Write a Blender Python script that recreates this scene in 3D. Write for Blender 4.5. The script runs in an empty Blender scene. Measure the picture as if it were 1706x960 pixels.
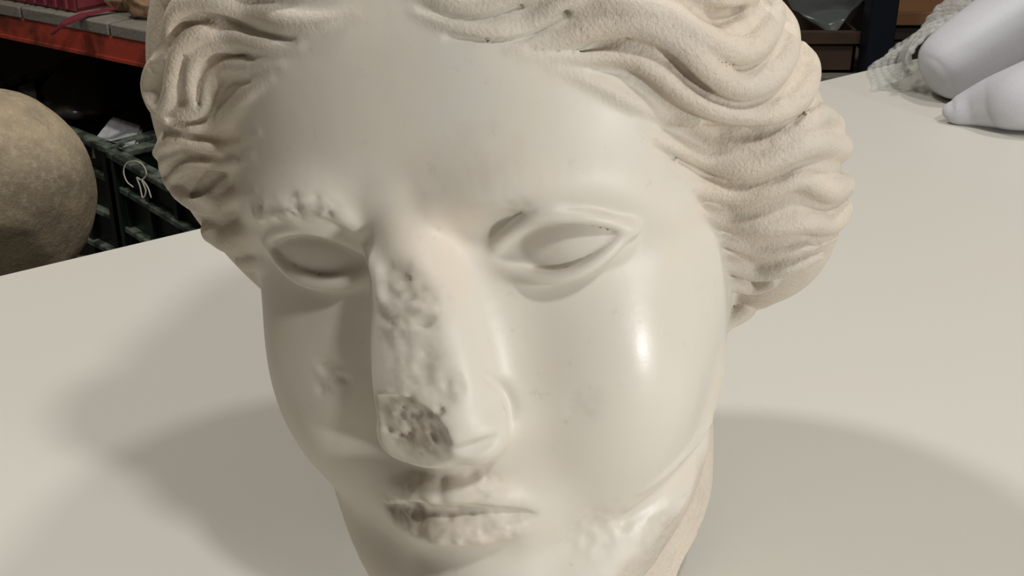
import bpy, bmesh, math, random
import numpy as np
from mathutils import Vector, Matrix, Euler
C = bpy.context.scene.collection
S = bpy.context.scene
R = math.radians
TABLE = 0.80                       # height of the table top; the camera stands 0.325 m above it
EYE = Vector((0, 0, TABLE+0.325))
# ------------------------------------------------------------------ camera, world, lamps, exposure
cam = bpy.data.objects.new('camera', bpy.data.cameras.new('camera')); C.objects.link(cam)
cam.location = EYE; cam.rotation_euler = (R(90-25), 0, 0)
cam.data.sensor_width = 36; cam.data.lens = 36*2000/1706; cam.data.clip_start = 0.01
S.camera = cam
S.view_settings.view_transform = 'Standard'; S.view_settings.look = 'None'; S.view_settings.gamma = 1
S.view_settings.exposure = 0.25
world = bpy.data.worlds.new('world'); S.world = world; world.use_nodes = True
world.node_tree.nodes['Background'].inputs[0].default_value = (1.0, 0.85, 0.66, 1)
world.node_tree.nodes['Background'].inputs[1].default_value = 0.20

def lamp(az, el, dist, power, size, col):
    """a ceiling lamp, or the added low fill, seen from the head at a compass bearing and a height"""
    a, e = R(az), R(el)
    c = Vector((0, .43, TABLE+.16))
    l = bpy.data.lights.new('ceiling_or_fill_lamp', 'AREA'); l.energy = power; l.color = col; l.size = size; l.shape = 'DISK'
    o = bpy.data.objects.new('ceiling_or_fill_lamp', l); C.objects.link(o)
    o.location = c+dist*Vector((math.cos(e)*math.sin(a), math.cos(e)*math.cos(a), math.sin(e)))
    o.rotation_euler = (c-o.location).to_track_quat('-Z', 'Y').to_euler()

lamp(302, 60, 2.5, 20, .22, (1, .995, .97))      # behind on the left
lamp(64, 64, 2.4, 13, .22, (1, .995, .97))       # behind on the right
lamp(143, 56, 2.4, 19, .24, (1, .995, .97))      # in front on the right
lamp(132, 3, 2.0, 17.5, .20, (1, .995, .98))      # low fill added for face and cheek highlight, behind the viewer's right shoulder
HEADW = [[0.949534, 0.289311, -0.121178], [-0.273736, 0.952951, 0.1302], [0.153145, -0.090459, 0.984055]]
LOCKS = [
    [(8.1, -90.2, 66.9, 2.3), (16.8, -91.2, 64.5, 3.1), (24.9, -90.0, 62.5, 3.1), (33.5, -87.8, 63.7, 3.1), (42.1, -87.2, 65.8, 2.8)],
    [(9.5, -92.7, 62.6, 1.1), (17.9, -92.8, 58.6, 2.0), (27.3, -91.0, 56.1, 2.5), (35.0, -87.3, 56.9, 2.8), (44.2, -85.9, 61.3, 2.8), (51.2, -84.5, 64.5, 2.5)],
    [(30.9, -90.2, 51.6, 1.1), (39.9, -86.0, 52.1, 2.5), (51.2, -82.5, 54.1, 3.4), (60.4, -79.8, 53.6, 3.9), (67.7, -75.8, 48.8, 4.3), (74.0, -70.8, 40.6, 4.3), (80.6, -64.8, 35.1, 4.1), (86.8, -58.6, 35.8, 3.9), (90.7, -51.1, 39.6, 3.3), (90.4, -40.3, 44.8, 3.1), (87.8, -40.4, 49.9, 2.8)],
    [(46.4, -84.3, 58.8, 2.0), (57.1, -82.2, 58.7, 3.3), (65.6, -77.7, 54.6, 3.6), (72.9, -73.6, 48.7, 3.7), (80.3, -67.2, 43.7, 3.8), (85.5, -60.6, 45.0, 3.8), (88.0, -50.8, 49.9, 3.3), (85.9, -50.3, 54.7, 3.0)],
    [(68.7, -73.1, 60.5, 2.8), (77.1, -69.1, 57.1, 2.8), (82.7, -60.1, 56.0, 3.2), (83.6, -57.8, 56.7, 2.9)],
    [(33.3, -89.4, 49.6, 0.8), (43.5, -84.8, 47.6, 1.7), (54.2, -79.7, 46.3, 2.1), (61.3, -76.9, 42.5, 2.6), (67.1, -72.0, 36.1, 3.2), (73.8, -66.8, 30.4, 3.3), (81.5, -60.8, 27.0, 3.0), (88.8, -54.9, 26.5, 3.3), (93.8, -46.6, 29.5, 3.7), (94.6, -34.9, 33.9, 3.5), (93.1, -36.8, 38.9, 2.2)],
    [(39.4, -86.7, 46.1, 1.1), (47.8, -81.8, 41.0, 2.3), (54.6, -75.8, 35.1, 2.9), (61.2, -68.2, 29.5, 2.7), (69.3, -66.2, 26.6, 1.5)],
    [(55.4, -75.1, 29.4, 1.2), (61.0, -68.2, 22.9, 2.4), (69.1, -57.4, 16.0, 3.7), (79.0, -56.0, 12.7, 3.7), (88.8, -52.4, 14.7, 3.7), (95.4, -45.7, 15.7, 4.1), (100.7, -27.2, 10.0, 4.6)],
    [(87.3, -53.7, 18.9, 2.1), (93.7, -48.3, 21.5, 3.7), (97.8, -40.3, 21.7, 3.1), (99.9, -28.9, 16.4, 3.6)],
    [(60.6, -69.2, 17.9, 1.2), (65.9, -59.1, 8.9, 2.8), (76.2, -53.2, 5.1, 3.3), (84.9, -52.1, 5.5, 3.1), (92.0, -48.6, 6.9, 3.1), (98.3, -38.4, 1.1, 3.9), (101.7, -25.0, -1.6, 3.7)],
    [(65.5, -57.3, 3.0, 1.6), (72.1, -48.4, -3.2, 3.2), (82.4, -47.4, -5.4, 3.9), (91.7, -43.0, -5.9, 3.9), (98.3, -32.0, -9.5, 4.0), (101.2, -23.7, -8.6, 3.4)],
    [(68.4, -48.0, -8.2, 1.3), (76.9, -42.7, -13.5, 2.0), (85.3, -40.6, -15.2, 2.0), (92.8, -36.7, -14.7, 2.0), (98.6, -28.2, -15.1, 2.0)],
    [(68.5, -43.1, -16.5, 1.7), (76.4, -33.7, -22.5, 3.4), (85.9, -34.3, -21.2, 3.4), (94.5, -30.6, -19.1, 2.4)],
    [(68.0, -34.7, -25.7, 2.1), (75.0, -25.5, -30.1, 2.8), (81.2, -29.3, -27.8, 2.1)],
    [(67.5, -8.3, -38.7, 2.6), (70.5, -7.1, -43.3, 3.4), (65.7, -18.6, -45.1, 1.8)],
    [(-10.3, -89.1, 67.6, 2.9), (-24.4, -87.0, 70.8, 3.6), (-38.0, -86.0, 74.5, 3.6), (-52.8, -83.3, 76.2, 3.7), (-64.9, -79.1, 73.9, 3.2)],
    [(-5.7, -92.7, 63.5, 1.1), (-14.0, -92.5, 62.3, 2.3), (-24.6, -89.8, 62.9, 3.3), (-37.4, -84.3, 66.5, 3.6), (-46.6, -84.8, 69.9, 3.7), (-56.2, -83.1, 69.8, 3.7), (-62.1, -82.1, 66.3, 3.1), (-64.5, -81.9, 61.8, 1.9)],
    [(-21.6, -92.4, 56.9, 0.9), (-33.4, -88.6, 57.7, 2.1), (-46.7, -82.8, 60.7, 2.8), (-53.8, -83.3, 62.4, 3.1), (-61.5, -82.1, 58.9, 3.2), (-66.5, -80.1, 52.7, 2.9), (-70.0, -78.3, 47.0, 2.9), (-75.3, -76.1, 42.4, 2.3)],
    [(-40.5, -84.5, 56.8, 1.2), (-50.7, -82.7, 58.1, 2.0), (-57.7, -81.9, 55.7, 2.2), (-62.0, -80.7, 49.2, 2.1), (-63.8, -79.1, 43.2, 1.9), (-68.5, -78.5, 41.0, 1.3)],
    [(-27.9, -90.9, 52.8, 1.2), (-40.0, -86.0, 52.7, 2.3), (-52.0, -80.3, 52.3, 2.5), (-57.0, -79.9, 47.5, 2.6), (-60.6, -78.6, 42.4, 2.6), (-66.5, -78.1, 40.3, 2.3), (-73.0, -77.2, 41.1, 1.6)],
    [(-32.3, -89.5, 49.4, 1.5), (-41.4, -85.7, 45.9, 2.8), (-50.3, -79.5, 41.2, 3.5), (-59.0, -76.6, 37.3, 2.6), (-65.4, -77.5, 36.8, 2.0), (-71.1, -77.2, 37.3, 1.3)],
    [(-68.8, -79.2, 56.7, 1.6), (-74.9, -77.0, 54.0, 2.3), (-80.3, -72.9, 48.3, 2.7), (-78.3, -74.5, 43.0, 2.7), (-73.6, -76.5, 39.4, 2.3)],
    [(-40.0, -86.7, 35.9, 1.6), (-57.0, -74.1, 30.1, 2.3), (-65.0, -75.7, 31.1, 2.2), (-71.0, -75.8, 33.1, 2.0), (-78.6, -72.7, 32.2, 2.4), (-87.8, -64.3, 27.9, 2.1)],
    [(-44.3, -84.9, 28.9, 1.3), (-61.5, -72.7, 25.2, 2.3), (-69.0, -73.9, 26.1, 2.0), (-76.3, -71.9, 24.3, 2.0), (-87.1, -62.4, 19.2, 2.1)],
    [(-73.7, -74.0, 29.2, 1.0), (-81.7, -69.9, 26.8, 1.7), (-87.6, -63.2, 23.2, 2.1), (-87.3, -62.1, 18.5, 1.8)],
    [(-44.3, -86.7, 20.2, 1.3), (-64.5, -68.3, 13.7, 3.4), (-73.1, -68.2, 12.8, 3.5), (-81.7, -65.9, 15.8, 2.8), (-86.9, -62.1, 17.2, 1.8)],
    [(-49.9, -77.0, 7.6, 3.3), (-68.4, -63.2, 1.4, 5.3), (-75.2, -63.4, 3.7, 4.2)],
    [(-53.1, -71.6, -3.8, 3.1), (-67.9, -60.3, -6.4, 3.9)],
]
GROOVES = [
    [(11.2, -94.1, 63.4, 0.6), (18.8, -92.9, 60.4, 0.6), (27.0, -91.2, 59.4, 0.6), (34.3, -88.8, 61.3, 0.6)],
    [(17.2, -94.6, 56.2, 0.6), (31.4, -90.8, 53.8, 0.6), (38.0, -87.6, 55.1, 0.6), (43.2, -87.1, 57.4, 0.6)],
    [(35.0, -89.3, 51.4, 0.3), (45.0, -83.9, 48.9, 0.6), (50.6, -81.5, 49.8, 1.1), (56.6, -81.2, 50.3, 1.0)],
    [(61.8, -80.6, 48.0, 0.6), (65.5, -77.4, 45.4, 1.0), (68.2, -75.3, 41.8, 1.3), (71.6, -72.0, 36.6, 1.3), (75.2, -68.6, 32.6, 0.9), (81.1, -64.2, 29.9, 0.6), (87.8, -58.2, 30.7, 0.6), (92.3, -53.6, 34.0, 0.6)],
    [(73.9, -74.6, 45.6, 0.6), (77.9, -70.5, 41.3, 0.7), (81.9, -66.7, 39.2, 0.7), (87.7, -61.2, 40.8, 0.6)],
    [(48.3, -83.1, 43.7, 0.6), (54.9, -78.1, 42.2, 0.6), (59.5, -76.5, 39.3, 0.7), (63.8, -74.3, 34.9, 0.6)],
    [(62.0, -69.8, 26.8, 0.6), (69.0, -65.4, 24.7, 0.8), (75.2, -62.6, 22.6, 1.7), (82.8, -58.7, 21.2, 1.7), (90.0, -54.4, 22.2, 0.9), (95.3, -48.0, 24.5, 0.6), (98.4, -40.9, 27.2, 0.6)],
    [(73.1, -74.3, 54.7, 0.7), (76.7, -70.2, 52.4, 1.9), (81.8, -64.5, 52.6, 1.3)],
    [(42.4, -86.6, 59.8, 0.7), (43.9, -85.9, 58.9, 1.1)],
    [(59.8, -72.8, 22.1, 0.6), (66.0, -61.3, 14.6, 0.6), (72.8, -56.3, 9.2, 0.6), (80.3, -55.5, 7.6, 0.8), (87.7, -53.0, 8.5, 0.8), (93.6, -49.4, 10.5, 0.6), (99.1, -43.6, 9.0, 0.6)],
    [(68.4, -56.1, 3.7, 0.6), (72.5, -52.2, 0.8, 0.6), (79.5, -52.4, 0.1, 0.6), (87.1, -50.7, 1.2, 0.8), (90.4, -49.2, 1.8, 1.1), (94.5, -44.9, -1.1, 1.1), (99.9, -37.1, -6.0, 1.0)],
    [(72.3, -48.0, -7.2, 0.7), (78.1, -45.7, -10.8, 0.7), (84.2, -44.0, -12.6, 0.7), (89.8, -42.9, -10.9, 0.7), (95.5, -35.7, -15.1, 0.7)],
    [(71.9, -41.4, -15.3, 0.7), (75.5, -40.1, -17.2, 0.8), (83.4, -38.7, -19.0, 0.7), (88.6, -38.1, -17.4, 0.8), (96.7, -30.9, -18.8, 0.7)],
    [(70.6, -21.6, -34.0, 0.7), (74.0, -21.3, -35.1, 0.7), (77.0, -21.7, -36.5, 0.7)],
    [(-23.7, -92.8, 58.9, 0.6), (-35.7, -87.2, 60.7, 0.9), (-44.3, -84.9, 63.7, 1.2), (-51.6, -85.0, 66.2, 1.2), (-58.9, -83.8, 64.6, 1.2), (-64.6, -83.3, 60.4, 1.0)],
    [(-61.0, -83.4, 57.0, 0.6), (-64.4, -81.5, 50.8, 0.6), (-68.0, -80.3, 45.0, 0.6)],
    [(-38.0, -88.3, 54.9, 0.6), (-45.4, -82.9, 55.5, 0.6), (-51.6, -82.4, 55.8, 0.8), (-55.9, -82.3, 53.2, 0.8), (-59.2, -81.4, 48.5, 0.6), (-61.4, -80.5, 43.4, 0.6)],
    [(-40.8, -87.7, 49.0, 0.6), (-50.1, -80.6, 48.3, 0.6), (-54.8, -79.5, 45.8, 0.8), (-57.7, -78.9, 41.9, 0.8), (-60.2, -78.5, 39.3, 0.8), (-66.5, -78.5, 38.6, 0.8), (-72.8, -78.2, 39.5, 0.7)],
    [(-70.8, -78.1, 36.0, 0.7), (-64.8, -77.0, 33.7, 0.7), (-59.1, -75.9, 32.6, 0.7), (-50.1, -82.4, 34.0, 0.6)],
    [(-52.1, -81.1, 28.3, 0.6), (-64.6, -74.9, 27.8, 0.7), (-71.2, -75.0, 27.9, 0.7), (-80.1, -71.1, 25.0, 0.7), (-88.4, -63.7, 20.6, 0.7)],
    [(-63.1, -72.0, 22.3, 1.0), (-66.3, -71.5, 21.8, 2.0), (-71.3, -70.2, 18.8, 2.0), (-76.7, -68.5, 15.5, 1.2)],
    [(-74.3, -79.4, 53.3, 1.1), (-71.7, -80.6, 54.0, 1.0)],
    [(-74.1, -77.8, 37.0, 1.0), (-73.1, -77.4, 35.2, 0.8)],
    [(70.6, -64.3, 24.5, 0.8), (76.2, -60.5, 22.4, 2.0), (82.3, -57.7, 21.3, 2.0), (88.2, -55.1, 21.7, 1.1)],
    [(64.0, -78.3, 46.5, 0.7), (66.8, -75.7, 43.5, 1.3), (69.8, -73.0, 39.3, 1.6), (72.9, -70.3, 35.3, 1.3)],
    [(-37.8, -85.8, 61.0, 0.8), (-44.6, -83.8, 63.7, 1.2), (-50.7, -84.2, 65.7, 1.4), (-57.9, -82.9, 64.5, 1.4)],
]
JAW_CUT = [[(62.8, -32.6, -70.0, 0.4), (60.6, -48.2, -73.9, 1.7), (53.1, -63.3, -78.8, 2.0), (47.1, -69.0, -81.5, 1.3), (41.8, -72.4, -83.7, 0.3)]]
ALA_CUT = [[(20.7, -95.7, -44.1, 0.6), (21.1, -94.3, -38.8, 1.1), (19.5, -94.7, -33.3, 1.1), (17.4, -99.0, -28.1, 0.6)], [(10.3, -108.7, -44.3, 0.9), (13.6, -107.4, -44.3, 1.8), (16.7, -105.5, -44.1, 1.8), (18.9, -103.1, -43.5, 0.9)]]
BROW_NEAR = [(20.6, -86.9, 4.1, 1.2), (24.0, -86.9, 7.5, 1.7), (29.3, -87.8, 10.5, 1.6), (36.2, -88.6, 12.0, 1.2)]
BROW_FAR = [(-45.6, -86.2, 12.9, 1.3), (-39.0, -90.5, 15.5, 1.9), (-29.2, -95.0, 17.2, 2.1), (-19.2, -96.7, 16.7, 2.3), (-14.4, -94.9, 12.9, 2.1), (-13.6, -89.4, 6.4, 1.9), (-7.4, -99.7, 1.9, 1.7), (-6.3, -102.4, -4.3, 1.2)]
JAW_RIDGE = [[(62.4, -38.7, -67.2, 0.7), (59.6, -50.4, -68.5, 1.2), (56.4, -62.3, -68.5, 1.3), (52.0, -69.0, -70.7, 1.2), (47.4, -72.7, -73.4, 0.5)], [(56.0, -54.8, -84.6, 0.5), (53.0, -59.5, -87.9, 0.9), (49.1, -64.8, -91.5, 0.5)]]
WORN = [
    (-42.78, -88.91, 15.02, 4.5, 1.0, 0.5, 0.2),
    (-36.2, -92.45, 16.34, 4.5, 0.9, 0.5, 0.15),
    (-28.16, -95.9, 17.38, 5.0, 1.1, 0.5, 0.15),
    (-21.67, -97.13, 17.1, 5.0, 1.0, 0.5, 0.25),
    (-17.97, -97.16, 16.16, 4.0, 0.8, 0.5, 0.15),
    (-32.56, -88.42, -33.3, 8.0, 1.5, 0.33, 0.2),
    (-32.86, -87.91, -28.71, 5.0, 1.0, 0.4, 0.1),
    (-0.45, -103.84, -0.86, 8.0, 1.1, 0.2, 0.55),
    (4.07, -105.45, -6.65, 10.0, 1.2, 0.18, 0.45),
    (-3.21, -105.5, -12.04, 8.0, 0.8, 0.3, 0.45),
    (3.47, -107.85, -21.55, 11.0, 0.9, 0.2, 0.3),
    (9.87, -108.26, -27.8, 6.0, 0.8, 0.3, 0.35),
    (-1.13, -106.35, -38.92, 14.0, 0.5, 0.5, 0.85),
    (-6.06, -105.9, -35.51, 10.0, 0.3, 0.5, 0.6),
    (-1.58, -109.04, -25.88, 8.0, 0.5, 0.3, 0.5),
    (-7.66, -99.45, -61.16, 9.0, 0.5, 0.35, 0.35),
    (10.35, -96.86, -59.81, 9.0, 0.5, 0.35, 0.2),
    (-10.19, -97.17, -71.54, 11.0, 1.1, 0.22, 0.75),
    (-16.99, -93.4, -71.14, 8.0, 0.8, 0.3, 0.7),
    (4.25, -98.8, -71.81, 11.0, 0.9, 0.22, 0.25),
    (14.64, -94.94, -73.53, 10.0, 0.8, 0.25, 0.25),
    (-12.24, -95.42, -68.92, 7.0, 0.8, 0.3, 0.7),
    (1.23, -97.98, -67.0, 6.0, 0.4, 0.3, 0.5),
    (35.69, -76.04, -83.27, 14.0, 0.5, 0.22, 0.1),
    (49.48, -63.63, -93.54, 14.0, 0.8, 0.22, 0.2),
    (49.44, -5.92, -115.46, 12.0, 0.6, 0.3, 0.2),
    (38.83, -88.07, -40.59, 7.0, 0.4, 0.4, 0.15),
    (29.39, -93.39, 14.08, 5.0, 0.4, 0.4, 0.35),
]
PITS = [
    (0.1, -106.9, -38.7, 0.8),
    (-2.6, -106.3, -39.8, 1.1),
    (0.9, -107.6, -34.5, 1.0),
    (3.3, -107.6, -38.2, 0.9),
    (-1.8, -107.0, -35.5, 1.2),
    (4.2, -108.4, -34.2, 1.1),
    (-4.9, -105.3, -42.9, 0.9),
    (-4.7, -106.2, -36.0, 1.2),
    (3.4, -107.1, -40.9, 1.1),
    (-3.5, -105.7, -41.4, 1.0),
    (7.3, -109.2, -32.6, 0.8),
    (3.8, -107.3, -41.7, 1.1),
    (-3.8, -106.5, -33.7, 1.0),
    (6.8, -109.3, -33.5, 0.9),
    (-6.5, -105.1, -42.1, 1.2),
    (0.2, -109.9, -29.5, 1.1),
    (3.6, -107.2, -42.5, 0.9),
    (-9.7, -104.8, -40.7, 1.2),
    (7.6, -109.3, -33.0, 1.1),
]
NECK_LINE = (0.6659, -47.940)
# ------------------------------------------------------------------ marble head: implicit sculpting (millimetres, head space)
# x to the viewer's right, y to the back of the head, z up, origin between the eyes on the ear axis
STEP = 0.8
LO = np.array([-135.0, -128.0, -147.0]); HI = np.array([130.0, 112.0, 150.0])
NX, NY, NZ = [int(round((HI[i]-LO[i])/STEP))+1 for i in range(3)]
AX = [LO[i]+STEP*np.arange(n) for i, n in enumerate((NX, NY, NZ))]
AX = [a.astype(np.float32) for a in AX]

def smin(a, b, k):
    """smooth minimum with continuous curvature"""
    k = k*1.25; h = np.maximum(1-np.abs(a-b)/k, 0)
    return np.minimum(a, b)-h*h*h*(k/6)

def smax(a, b, k):
    return -smin(-a, -b, k)

def spline1(xs, ys):
    """monotone-ish cubic through the control values, as a function"""
    xs = np.array(xs, float); ys = np.array(ys, float)
    o = np.argsort(xs); xs = xs[o]; ys = ys[o]
    m = np.gradient(ys, xs)
    def f(q):
        q = np.clip(q, xs[0], xs[-1])
        i = np.clip(np.searchsorted(xs, q)-1, 0, len(xs)-2)
        h = xs[i+1]-xs[i]; t = (q-xs[i])/h
        return ((2*t**3-3*t**2+1)*ys[i]+(t**3-2*t**2+t)*h*m[i]+(-2*t**3+3*t**2)*ys[i+1]+(t**3-t**2)*h*m[i+1])
    return f

def catmull(pts, sub):
    """resample control rows (x, y, z, r) smoothly"""
    p = np.array(pts, float)
    if len(p) == 2:
        t = np.linspace(0, 1, sub+1)[:, None]
        return p[0]*(1-t)+p[1]*t
    q = np.vstack([2*p[0]-p[1], p, 2*p[-1]-p[-2]])
    out = []
    for i in range(1, len(q)-2):
        for t in np.linspace(0, 1, sub, endpoint=False):
            a, b, c, d = q[i-1], q[i], q[i+1], q[i+2]
            out.append(0.5*((2*b)+(c-a)*t+(2*a-5*b+4*c-d)*t*t+(3*b-a-3*c+d)*t**3))
    out.append(p[-1])
    return np.array(out)

def box(lo, hi):
    s = []
    for i, n in enumerate((NX, NY, NZ)):
        a = max(0, int((lo[i]-LO[i])/STEP)-1); b = min(n, int((hi[i]-LO[i])/STEP)+2)
        s.append(slice(a, max(b, a)))
    return tuple(s)

def coords(s):
    return (AX[0][s[0]][:, None, None], AX[1][s[1]][None, :, None], AX[2][s[2]][None, None, :])

def d_ell(c, r, X, Y, Z):
    u = np.sqrt(((X-c[0])/r[0])**2+((Y-c[1])/r[1])**2+((Z-c[2])/r[2])**2)
    v = np.sqrt(((X-c[0])/r[0]**2)**2+((Y-c[1])/r[1]**2)**2+((Z-c[2])/r[2]**2)**2)
    return (u*(u-1)/np.maximum(v, 1e-6)).astype(np.float32)

def d_cone(a, b, X, Y, Z):
    """round cone between rows a, b = (x, y, z, r)"""
    d = b[:3]-a[:3]; L2 = max(float(d@d), 1e-9)
    t = np.clip(((X-a[0])*d[0]+(Y-a[1])*d[1]+(Z-a[2])*d[2])/L2, 0, 1)
    return (np.sqrt((X-a[0]-t*d[0])**2+(Y-a[1]-t*d[1])**2+(Z-a[2]-t*d[2])**2)-(a[3]+t*(b[3]-a[3]))).astype(np.float32)

def chain_field(pts, sub, pad):
    """distance to a smooth tapering chain inside its own box"""
    p = catmull(pts, sub); r = p[:, 3].max()
    s = box(p[:, :3].min(0)-r-pad, p[:, :3].max(0)+r+pad)
    shp = [k.stop-k.start for k in s]
    g = np.full(shp, 1e3, np.float32)
    for a, b in zip(p[:-1], p[1:]):
        rr = max(a[3], b[3])+pad+1
        t = box(np.minimum(a[:3], b[:3])-rr, np.maximum(a[:3], b[:3])+rr)
        l = tuple(slice(t[i].start-s[i].start, t[i].stop-s[i].start) for i in range(3))
        l = tuple(slice(max(k.start, 0), min(max(k.stop, 0), shp[i])) for i, k in enumerate(l))
        t = tuple(slice(l[i].start+s[i].start, l[i].stop+s[i].start) for i in range(3))
        g[l] = np.minimum(g[l], d_cone(a, b, *coords(t)))
    return s, g

def add_chain(F, pts, k, sub=6):
    s, g = chain_field(pts, sub, 1.25*k+2)
    F[s] = smin(F[s], g, k)

def cut_chain(F, pts, k, sub=6):
    s, g = chain_field(pts, sub, 1.25*k+2)
    F[s] = smax(F[s], -g, k)

def add_ell(F, c, r, k):
    c = np.array(c, float); r = np.array(r, float)
    s = box(c-r-1.25*k-3, c+r+1.25*k+3); F[s] = smin(F[s], d_ell(c, r, *coords(s)), k)

def cut_ell(F, c, r, k):
    c = np.array(c, float); r = np.array(r, float)
    s = box(c-r-1.25*k-3, c+r+1.25*k+3); F[s] = smax(F[s], -d_ell(c, r, *coords(s)), k)

def vnoise(P, seed=0):
    """value noise on points (N, 3), -1..1"""
    P = np.asarray(P, float); i = np.floor(P).astype(np.int64); f = P-i; f = f*f*(3-2*f)
    def h(a, b, c):
        n = (a*374761393+b*668265263+c*2147483647+seed*1274126177) & 0xffffffff
        n = ((n ^ (n >> 13))*1274126177) & 0xffffffff
        return ((n ^ (n >> 16)) & 0xffff)/32767.5-1
    r = 0
    for dx in (0, 1):
        for dy in (0, 1):
            for dz in (0, 1):
                w = (f[:, 0] if dx else 1-f[:, 0])*(f[:, 1] if dy else 1-f[:, 1])*(f[:, 2] if dz else 1-f[:, 2])
                r = r+w*h(i[:, 0]+dx, i[:, 1]+dy, i[:, 2]+dz)
    return r

def mirror(pts):
    return [(-p[0],)+tuple(p[1:]) for p in pts]

def face_field():
    X, Y, Z = coords((slice(0, NX), slice(0, NY), slice(0, NZ)))
    z = AX[2].astype(float)
    fw = spline1([-150, -126, -118, -108, -96, -80, -62, -45, -25, 0, 25, 50, 75, 100, 120, 150],
                 [8, 16, 27, 37, 45, 53, 60, 66, 70.5, 73, 73, 71, 66, 56, 42, 10])(z)
    ff = spline1([-150, -126, -118, -108, -96, -85, -75, -62, -45, -25, -8, 8, 22, 40, 60, 80, 100, 120, 150],
                 [-30, -52, -70, -82, -88, -87.5, -89, -90, -88.3, -87.2, -88, -91, -95, -96.5, -95, -88, -74, -54, -10])(z)
    fb = spline1([-150, -120, -90, -60, -30, 0, 40, 80, 110, 150], [20, 30, 42, 60, 75, 84, 86, 78, 58, 10])(z)
    fn = spline1([-150, -110, -80, -40, 0, 40, 80, 150], [2.0, 2.05, 2.1, 2.25, 2.35, 2.35, 2.2, 2.0])(z)
    w, f, b, n = [a.astype(np.float32)[None, None, :] for a in (fw, ff, fb, fn)]
    Yc = Y+26
    dep = np.maximum(np.where(Yc < 0, -f-26, b+26), 5)
    u = ((np.abs(X)/w)**n+(np.abs(Yc)/dep)**n)**(1/n)
    F = ((u-1)*np.minimum(w, dep)).astype(np.float32)
    g = np.gradient(F, STEP)
    F /= np.maximum(np.sqrt(g[0]**2+g[1]**2+g[2]**2), 0.35)
    F = np.clip(F, -30, 30).astype(np.float32)
    del g
    F = smax(F, np.broadcast_to(Z-122, F.shape), 12).astype(np.float32)
    # neck stump
    s = box((-80, -70, -142), (80, 90, -40)); x, y, zz = coords(s)
    nk = np.minimum(d_cone(np.array([2, 18, -60, 52.]), np.array([2, 8, -150, 50.]), x, y, zz), 40)
    brk = ((-118+0.7*(y-5)-zz+2.5*np.sin(x*0.21+y*0.13)+1.5*np.sin(x*0.53-y*0.37))/1.22).astype(np.float32)   # broken off obliquely
    nk = smax(nk, brk, 3)
    NK = np.full(F.shape, 40, np.float32); NK[s] = nk
    F[s] = smin(F[s], nk, 8)
    # jaw edge, chin
    for m in (1, -1):
        add_chain(F, [(m*50, -26, -58, 13), (m*43, -48, -84, 14), (m*24, -68, -102, 15), (0, -74, -106, 15)], 14)
        add_ell(F, (m*36, -62, -40), (25, 24, 36), 22)          # full cheek
    add_ell(F, (0, -80, -101), (19, 15, 14), 12)
    for l in JAW_CUT:
        cut_chain(F, l, 6, 8)
    # eye sockets and brows
    for l in JAW_RIDGE: add_chain(F, l, 1.5, 8)
    for m in (1, -1):
        add_chain(F, [(m*9, -90, 16, 6), (m*26, -88.5, 18, 7), (m*44, -78, 16, 7), (m*56, -64, 6, 6)], 12)
        cut_ell(F, (m*31, -101, 1 if m < 0 else 2.5), (20, 13.5, 9.5) if m < 0 else (19.5, 13, 10), 9)
        cut_ell(F, (m*18, -100.5, -1), (7, 12 if m < 0 else 10, 12), 7 if m < 0 else 9) if m < 0 else cut_ell(F, (16.5, -102, -1), (7, 10, 11), 10)
    # nose: wedge with a broken flat front, one wing left
    add_chain(F, [(-6, -88, 14, 5), (-5, -93, 2, 6), (-5.5, -97, -14, 6.5), (-5, -101, -30, 7.5), (-4, -102, -41, 8.5)], 5)
    add_chain(F, [(-3, -91, 8, 6), (-0.5, -98, -10, 7), (0, -101, -28, 8), (0, -102, -42, 8.5)], 5)
    add_chain(F, [(-2, -91, 16, 6), (1, -95, 4, 7), (6, -98.5, -12, 7), (9, -101, -28, 7), (8, -101.5, -40, 8)], 7)
    add_chain(F, [(6, -81.5, 0, 8), (9, -83.5, -18, 11), (11, -84.5, -42, 12)], 14)
    add_chain(F, [(-2, -86, -8, 12), (-1, -88, -26, 15), (1, -90, -42, 14)], 8)
    add_ell(F, (12, -96.5, -43), (8.5, 11, 9.5), 3)
    for l in ALA_CUT: cut_chain(F, l, 2.5, 8)
    add_ell(F, (-9, -95, -44), (7, 10, 8), 4)
    # the broken nose tip: a rough flat facet inside an oval
    s = box((-20, -122, -60), (14, -92, -22)); x, y, zz = coords(s)
    fc = (y+105.9)+0.20*(x+3)+0.12*(zz+42)
    ov = (np.sqrt(((x+5.0)/14.0)**2+((zz+42.5)/13.0)**2)-1)*11+0*y
    F[s] = smax(F[s], -smax(fc, ov, 1.5).astype(np.float32), 1.2)
    # muzzle
    add_ell(F, (0, -81, -69), (26, 15, 22), 10)
    # lips
    up = [(-22, -84, -71, 2.0), (-14, -92, -65.5, 4.2), (-5, -96, -62.5, 4.6), (0, -96, -63.0, 4.4), (5, -96, -62.5, 4.6), (14, -92, -65, 4.2), (23, -84, -71, 2.0)]
    lo = [(-19, -85, -73, 3), (-12, -90.5, -74, 5.6), (0, -93.5, -75, 6.8), (12, -90.5, -74.5, 5.6), (21, -84, -73, 3)]
    add_chain(F, up, 3.5); add_chain(F, lo, 3)
    cut_chain(F, [(-19, -92, -70.2, 0.4), (-14, -97, -68.5, 1.8), (-6, -100, -66.6, 2.2), (0, -101, -67.2, 2.2), (6, -100, -66.6, 2.2), (14, -96, -69, 1.8), (21.5, -90, -71.6, 0.4)], 1.5)
    cut_chain(F, [(-14, -96, -85, 4), (0, -99, -84.5, 5), (14, -96, -85, 4)], 6)
    return F, NK

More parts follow.
